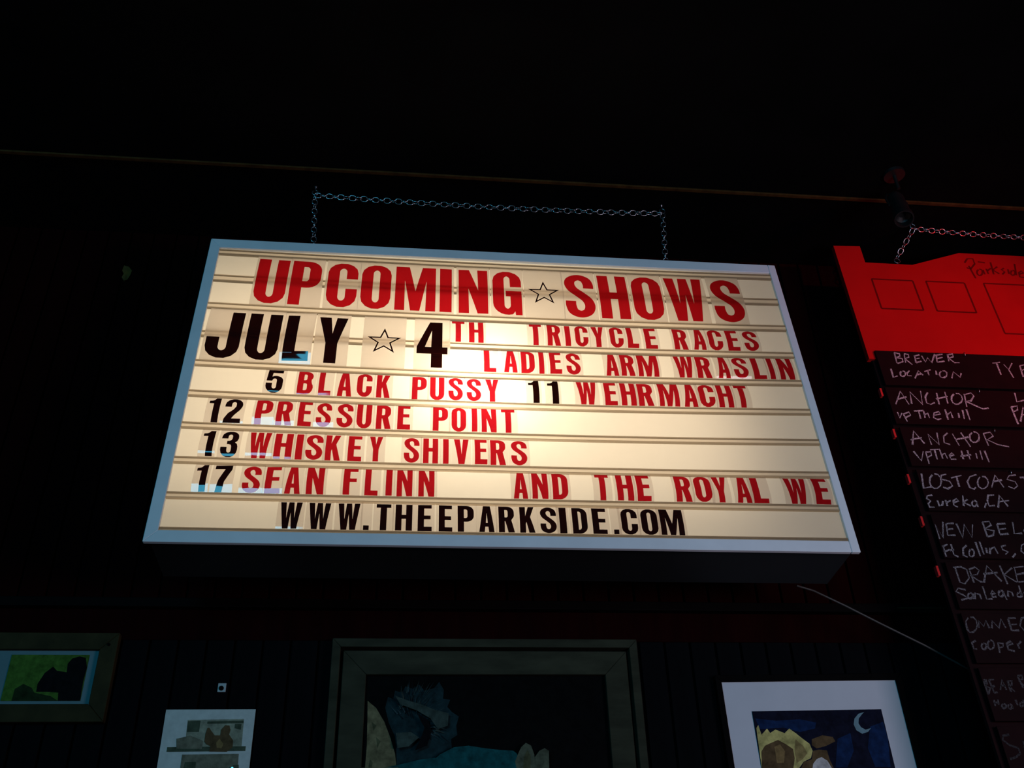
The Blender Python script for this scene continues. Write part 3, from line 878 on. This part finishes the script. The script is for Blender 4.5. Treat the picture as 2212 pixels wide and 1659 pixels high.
def outline_ribbon(bm, pts, wd, closed=False, w=.0006, wob=.0):
    """flat pen or chalk stroke lying on the board"""
    n = len(pts)
    rings = []
    for i, p in enumerate(pts):
        if closed:
            q0, q1 = pts[i - 1], pts[(i + 1) % n]
        else:
            q0, q1 = pts[max(0, i - 1)], pts[min(n - 1, i + 1)]
        tx, ty = q1[0] - q0[0], q1[1] - q0[1]
        l = math.hypot(tx, ty) or 1
        h = wd / 2 * (1 + random.uniform(-wob, wob))
        rings.append((bm.verts.new((p[0] - ty / l * h, p[1] + tx / l * h, w)), bm.verts.new((p[0] + ty / l * h, p[1] - tx / l * h, w))))
    for i in range(n if closed else n - 1):
        a, b = rings[i], rings[(i + 1) % n]
        try:
            f = bm.faces.new((a[1], b[1], b[0], a[0]))
        except ValueError:
            pass


def strokes(txt):
    return [[tuple(int(c) / 1000 for c in p.split(',')) for p in st.split()] for st in txt.split(';') if st]


def quad(bm, x0, x1, y0, y1, wd):
    for a, b in (((x0, y0), (x1, y0)), ((x1, y0), (x1, y1)), ((x1, y1), (x0, y1)), ((x0, y1), (x0, y0))):
        outline_ribbon(bm, [a, b], wd)


for (x0, x1, y0, y1) in ((.208, .361, 1.127, 1.263), (.411, .556, 1.126, 1.264), (1.024, 1.169, 1.126, 1.264), (1.219, 1.372, 1.127, 1.263)):
    bm = bmesh.new()
    quad(bm, x0, x1, y0, y1, .006)
    from_bm('drawn_window', bm, M['board_line'], board)
bm = bmesh.new()
quad(bm, .63, .95, 1.037, 1.267, .006)
from_bm('drawn_doorway', bm, M['board_line'], board)
bm = bmesh.new()
for st in strokes(HEADER_SCRIPT):
    outline_ribbon(bm, st, .0065)
from_bm('handwritten_name', bm, M['board_line'], board)
for v in (.763, .606, .443, .300, .142):  # bits of the board's red painted edge beside the slats
    box('red_edge_bit', (.106, .113, v - .008, v + .022, -.012, .002), M['red_edge_gloss'], board, bev=.001)
# ring screwed to the header
for u in (.336, 2 * MX - .336):
    bm = bmesh.new()
    tube(bm, [(u + .011 * math.sin(a), 1.366 + .011 * math.cos(a), -.009) for a in [i * 2 * PI / 16 for i in range(17)]], .002, 6, cap=False)
    tube(bm, [(u, 1.340, -.009), (u, 1.355, -.009)], .0022, 8)
    from_bm('ring', bm, M['steel'], board, smooth=True)
TITLES = ['top board of the beer menu with the column headings', 'second board of the beer menu counted from the red header', 'third board of the beer menu counted from the red header', 'fourth board of the beer menu counted from the red header',
          'fifth board of the beer menu counted from the red header', 'sixth board of the beer menu counted from the red header', 'seventh board of the beer menu counted from the red header', 'eighth board of the beer menu counted from the red header', 'ninth board of the beer menu counted from the red header']
SLAT_T = [.935, .785, .632, .479, .326, .173, .020, -.133, -.286]
SLAT_U = [.128, .122, .128, .137, .137, .134, .132, .131, .130]
for i, vt in enumerate(SLAT_T):
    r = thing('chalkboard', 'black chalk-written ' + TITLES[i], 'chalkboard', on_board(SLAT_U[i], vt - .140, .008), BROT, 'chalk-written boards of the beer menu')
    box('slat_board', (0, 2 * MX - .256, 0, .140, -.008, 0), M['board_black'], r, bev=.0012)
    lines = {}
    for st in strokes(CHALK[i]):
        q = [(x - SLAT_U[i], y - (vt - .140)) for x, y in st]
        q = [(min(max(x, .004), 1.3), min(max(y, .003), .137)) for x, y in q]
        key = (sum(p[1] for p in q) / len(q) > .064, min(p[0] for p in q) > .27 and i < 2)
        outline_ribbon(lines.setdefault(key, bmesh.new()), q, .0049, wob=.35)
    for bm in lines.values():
        from_bm('chalk_writing', bm, CHALK_FALLOFF[i], r)
    for u in (.440 - SLAT_U[i], 2 * MX - .440 - SLAT_U[i]):
        bm = bmesh.new()
        tube(bm, [(u, .141, -.006), (u, .141, .006), (u, .136, .009), (u, .129, .006), (u, .127, .001)], .0014, 6)
        from_bm('wire_hook', bm, M['steel'], r, smooth=True)
RA, RB = on_board(.336, 1.376, -.009), on_board(2 * MX - .336, 1.376, -.009)
HC, HD = (1.788, 2.439), (2.592, 2.439)
hook(HC[0], HC[1], 'small steel ceiling hook at the left end of the menu board chain', 'steel ceiling hooks')
hook(HD[0], HD[1], 'small steel ceiling hook at the far end of the menu board chain', 'steel ceiling hooks')
sp2 = [(HC[0] + (HD[0] - HC[0]) * i / 10, HC[1], hz - .014 * (1 - (2 * i / 10 - 1) ** 2)) for i in range(11)]
chain('steel link chain holding up the red topped menu board', [[RA, (HC[0], HC[1], hz)], sp2, [(HD[0], HD[1], hz), RB]], 'steel chains under the ceiling')

# ------------------------------------------------------------------ black ceiling spotlight, seen as a silhouette
sl = thing('ceiling_spotlight', 'unlit black cylinder spotlight hanging from the ceiling above the menu board corner', 'spotlight', (1.615, 2.21, CZ))
bm = bmesh.new()
lathe(bm, [(.035, -.012), (.035, 0)], 24)
from_bm('ceiling_rose', bm, M['fixture'], sl)
bm = bmesh.new()
lathe(bm, [(.006, -.07), (.006, -.012)], 12)
from_bm('stem', bm, M['fixture'], sl)
HM = Matrix.Translation((-.012, .012, -.145)) @ Matrix.Rotation(.20, 4, 'Y') @ Matrix.Rotation(-.35, 4, 'X')
bm = bmesh.new()
lathe(bm, [(.012, .085), (.022, .08), (.027, .06), (.028, -.055), (.031, -.06), (.031, -.085), (.027, -.085), (.025, -.06), (.012, -.05)], 24, HM)
from_bm('lamp_can', bm, M['fixture'], sl, smooth=False)
bm = bmesh.new()
tube(bm, [HM @ Vector(p) for p in ((-.033, 0, 0), (-.036, 0, .05), (-.026, 0, .088), (0, 0, .095), (.026, 0, .088), (.036, 0, .05), (.033, 0, 0))], .0035, 6)
from_bm('yoke', bm, M['fixture'], sl)

# ------------------------------------------------------------------ pictures on the wall
ART_TALL = [
    ("bark", "-90,657 -66,638 -42,601 -24,559 -10,518 -4,477 -88,478 -86,541 -88,610"),
    ("bark_dark", "-76,601 -63,591 -70,577"),
    ("bark_dark", "-62,561 -50,550 -58,532"),
    ("bark_dark", "-76,505 -68,496 -72,478 -79,482"),
    ("tail", "-35,667 -20,662 -16,684 3,679 13,696 33,689 50,701 65,684 92,691 106,708 119,686 117,662 137,659 129,640 142,626 161,614 154,590 157,565 140,555 142,532 109,517 62,476 -4,477 -7,529 -12,563 -30,598 -41,638"),
    ("tail_light", "-16,667 14,655 56,643 95,628 132,619 130,586 103,577 83,605 46,626 0,643"),
    ("tail_light", "-10,568 31,570 53,556 25,533 -4,529"),
    ("black", "47,619 76,602 86,572 75,535 42,522 58,554 67,581 54,603"),
    ("coat", "69,476 109,512 147,530 186,534 229,527 273,522 307,520 316,513 325,492 332,474"),
]
ART_EARS = [
    ("ear", "311,492 319,510 329,529 342,540 356,533 364,510 366,474 315,474"),
    ("ear", "365,503 378,519 393,526 404,519 403,473 366,474"),
    ("bark_dark", "336,506 346,522 354,506 352,474 332,474"),
]
ART_NIGHT = [
    ("blue", "1004,606 1064,599 1134,602 1181,592 1174,576 1127,567 1082,580 1012,577"),
    ("blue", "1339,578 1381,591 1384,546 1372,469 1327,470 1318,521"),
    ("blue", "1234,547 1276,562 1275,515 1245,470 1211,471"),
    ("cream", "1002,580 1009,588 1014,562 1033,578 1040,566 1057,575 1082,565 1098,577 1116,563 1134,547 1149,535 1154,516 1145,497 1122,488 1101,467 994,468"),
    ("cream_dark", "1110,548 1130,529 1137,510 1120,494 1101,485 1101,516"),
    ("brown", "1005,517 1018,532 1036,539 1059,547 1080,535 1098,522 1098,498 1087,467 998,468"),
    ("brown", "1108,467 1122,487 1147,494 1155,516 1173,519 1196,516 1198,494 1206,466"),
    ("brown", "1158,547 1191,557 1221,552 1226,540 1195,528 1167,522 1155,531"),
    ("brown_light", "1045,529 1063,535 1073,516 1064,486 1044,486"),
    ("belly", "1148,482 1161,494 1176,499 1191,489 1201,466 1142,466"),
    ("moon", "1331,619 1312,614 1297,601 1291,585 1295,569 1310,559 1329,564 1340,574 1323,570 1311,577 1306,588 1310,601 1322,612"),
]
ART_SHEET = [
    ("sheet_bg", "-564,609 -417,611 -415,538 -561,537"),
    ("sheet_dark", "-563,606 -530,607 -530,578 -562,578"),
    ("sheet_dark", "-512,605 -417,607 -417,600 -512,599"),
    ("sheet_dark", "-439,598 -422,598 -422,583 -439,587"),
    ("sheet_dark", "-606,540 -404,541 -404,529 -606,528"),
    ("sheet_box", "-586,561 -572,564 -551,569 -528,560 -516,555 -517,535 -582,536"),
    ("sheet_box", "-565,521 -420,522 -418,472 -565,474"),
    ("brown", "-513,553 -513,573 -510,587 -505,589 -498,580 -488,569 -474,569 -474,583 -464,595 -453,594 -449,583 -451,571 -439,556 -438,538 -452,527 -497,528 -496,542 -507,546"),
    ("brown_light", "-482,551 -474,560 -463,547 -466,536 -479,538"),
    ("sheet_dark", "-555,502 -527,503 -526,486 -557,486"),
    ("sheet_dark", "-431,494 -417,495 -415,483 -432,483"),
]
ART_GREEN = [
    ("green", "-1027,780 -855,775 -849,657 -1022,658"),
    ("green_dark", "-1021,689 -1002,702 -979,692 -969,679 -926,670 -905,657 -1022,658"),
    ("black", "-965,681 -966,702 -954,731 -936,748 -924,737 -898,733 -900,756 -891,770 -873,776 -856,772 -848,746 -850,708 -848,657 -905,657 -908,679 -939,681"),
]

PY = WY - .004


def mitred(root, x0, x1, z0, z1, w, d0, d1, mat, names=('frame_side',)):
    """four mitred frame members; x, z local, depth towards the room from d0 to d1"""
    f = lambda x, y, d: (x, -d, y)
    G = .0004
    for poly in ([(x0, z1), (x1, z1), (x1 - w, z1 - w), (x0 + w, z1 - w)], [(x0, z0), (x0 + w, z0 + w), (x1 - w, z0 + w), (x1, z0)],
                 [(x0, z0 + G), (x0, z1 - G), (x0 + w - G, z1 - w - G), (x0 + w - G, z0 + w + G)], [(x1, z0 + G), (x1 - w + G, z0 + w + G), (x1 - w + G, z1 - w - G), (x1, z1 - G)]):
        bm = bmesh.new()
        prism(bm, poly, d0, d1, f)
        bmesh.ops.recalc_face_normals(bm, faces=bm.faces)
        bmesh.ops.bevel(bm, geom=list(bm.edges), offset=.0012, segments=1, affect='EDGES')
        from_bm(names[0], bm, mat, root)


def artwork(name, root, base, items, ox, oz, d, rect, extra=()):
    """flat picture: base rectangle and printed patches on it; positions are wall coordinates in mm"""
    mats, idx = [M['art_' + base]], {base: 0}
    bm = bmesh.new()
    x0, x1, z0, z1 = rect
    add_box(bm, x0, x1, -d, -d + .002, z0, z1)
    lay = 0
    for col, pts in list(items) + list(extra):
        if col not in idx:
            idx[col] = len(mats)
            mats.append(M['art_' + col])
        q = [tuple(int(c) / 1000 for c in p.split(',')) for p in pts.split()]
        q = [(min(max(x - ox, x0), x1), min(max(z - oz, z0), z1)) for x, z in q]
        lay += 1
        y = -d - .00012 * lay
        vl = [Vector((x, y, z)) for x, z in q]
        vv = [bm.verts.new(v) for v in vl]
        for t in tessellate_polygon([[Vector((v.x, v.z, 0)) for v in vl]]):
            try:
                f_ = bm.faces.new([vv[i] for i in t])
            except ValueError:
                continue
            f_.normal_update()
            if f_.normal.y > 0:
                f_.normal_flip()
            f_.material_index = idx[col]
    return from_bm(name, bm, mats, root)


# big painting in a double weathered frame
ox, oz = .241, EYE + .40
p1 = thing('framed_painting', 'large dark squirrel painting in a double weathered wood frame below the lightbox', 'painting', (ox, WY, oz))
mitred(p1, -.436, .434, -.74, .423, .024, 0, .034, M['wood_pale'])
mitred(p1, -.404, .402, -.708, .391, .066, 0, .024, M['wood_pale'], ('inner_frame_side',))
rh = random.Random(3)
HAIRS = []
for k in range(150):               # brushed hairs of the bushy tail, fanning out from its root
    a = math.radians(rh.uniform(-25, 150))
    r0 = rh.uniform(35, 92)
    r1 = r0 + rh.uniform(18, 42)
    cx_, cz_ = 42 + rh.uniform(-8, 8), 590 + rh.uniform(-12, 12)
    x0_, z0_, x1_, z1_ = cx_ + r0 * .80 * math.cos(a), cz_ + r0 * math.sin(a) * .95, cx_ + r1 * .82 * math.cos(a - .12), cz_ + r1 * math.sin(a - .05) * .95
    if z1_ > 716:
        continue
    HAIRS.append((rh.choice(('hair', 'tail_light', 'hair_dark', 'tail')), '%d,%d %d,%d %d,%d' % (x0_, z0_, x1_, z1_, x0_ + 3, z0_ + 2)))
artwork('canvas', p1, 'canvas', ART_TALL[:5] + HAIRS + ART_TALL[5:] + ART_EARS, ox, .40, .008, (-.34, .34, -.645, .328),
        (('coat', '-30,480 60,500 130,506 250,505 300,470 390,430 430,380 380,330 330,300 340,150 250,60 60,40 -40,160 -60,330'), ('bark', '-98,480 0,480 20,250 10,0 -20,-240 -98,-240')))
# picture with a wide pale mat, hung slightly crooked
ox, oz = 1.185, EYE + .42
p2 = thing('matted_picture', 'crooked moonlit night picture in a wide pale mat, right of the big painting', 'picture', (ox, WY, oz), (0, -.0120, 0))
mitred(p2, -.283, .283, -.36, .307, .018, 0, .022, M['thin_black'])
box('mat_board', (-.266, .266, -.012, -.006, -.343, .290), M['mat'], p2)
artwork('print', p2, 'night', ART_NIGHT, ox, .42, .0145, (-.187, .200, -.26, .206))
# pale sheet with small drawings
ox, oz = -.5065, EYE + .45
p3 = thing('pinned_print', 'pale paper print of a squirrel on a shelf, pinned left of the big painting', 'print', (ox, WY, oz))
artwork('paper', p3, 'sheet', ART_SHEET, ox, .45, .004, (-.1175, .1175, -.14, .186), (('sheet_dark', '-610,430 -410,430 -410,422 -610,422'),))
bm = bmesh.new()
lathe(bm, [(.002, 0), (.004, .002), (.005, .005), (.003, .008)], 12, Matrix.Translation((.075, -.0045, .035)) @ Matrix.Rotation(PI / 2, 4, 'X'))
from_bm('push_pin', bm, M['steel'], p3)
# small framed picture at the left edge
ox, oz = -.965, EYE + .72
p4 = thing('framed_picture', 'small wood framed picture of a black squirrel on green, at the left edge', 'picture', (ox, WY, oz))
mitred(p4, -.189, .189, -.119, .118, .046, 0, .024, M['wood_dark'])
box('mat_board', (-.144, .144, -.010, -.005, -.074, .073), M['mat_dim'], p4)
artwork('print', p4, 'green', ART_GREEN, ox, .72, .0125, (-.085, .117, -.062, .060))
bm = bmesh.new()
lathe(bm, [(.004, 0), (.004, .003), (.002, .004)], 10, Matrix.Translation((.166, -.0235, .085)) @ Matrix.Rotation(PI / 2, 4, 'X'))
from_bm('knot', bm, M['thin_black'], p4)

# small white clip with a round hole, on the wall above the pinned print
cl = thing('wall_clip', 'small square white plate with a round black centre above the pinned print', 'wall plate', (-.486, WY, EYE + .694), (0, 0, 0))
bm = bmesh.new()
add_box(bm, -.011, .011, -.005, 0, -.012, .012, bev=.0015)
from_bm('plate', bm, M['clip'], cl)
bm = bmesh.new()
lathe(bm, [(.0065, 0), (.0065, .003), (.005, .0035)], 16, Matrix.Translation((-.001, -.0045, -.002)) @ Matrix.Rotation(PI / 2, 4, 'X'))
from_bm('round_socket', bm, M['thin_black'], cl)

# crumpled yellow scrap high on the wall at the left
bm = bmesh.new()
pts = [(-.012, .034), (.004, .030), (.016, .016), (.014, -.006), (.008, -.026), (.000, -.034), (-.010, -.020), (-.006, -.004), (-.014, .010)]
c = bm.verts.new((0, -.012, 0))
c2 = bm.verts.new((0, -.004, 0))
ring = [bm.verts.new((x, -.004 - .009 * random.random(), z)) for x, z in pts]
ring2 = [bm.verts.new((x, -.001, z)) for x, z in pts]
for i in range(len(pts)):
    j = (i + 1) % len(pts)
    bm.faces.new((c, ring[i], ring[j]))
    bm.faces.new((ring[i], ring2[i], ring2[j], ring[j]))
    bm.faces.new((c2, ring2[j], ring2[i]))
bmesh.ops.recalc_face_normals(bm, faces=bm.faces)
tag(from_bm('paper_scrap', bm, M['amber'], None, (-.991, WY, EYE + 2.10)), 'small crumpled yellowish scrap stuck on the dark wall left of the lightbox', 'scrap')
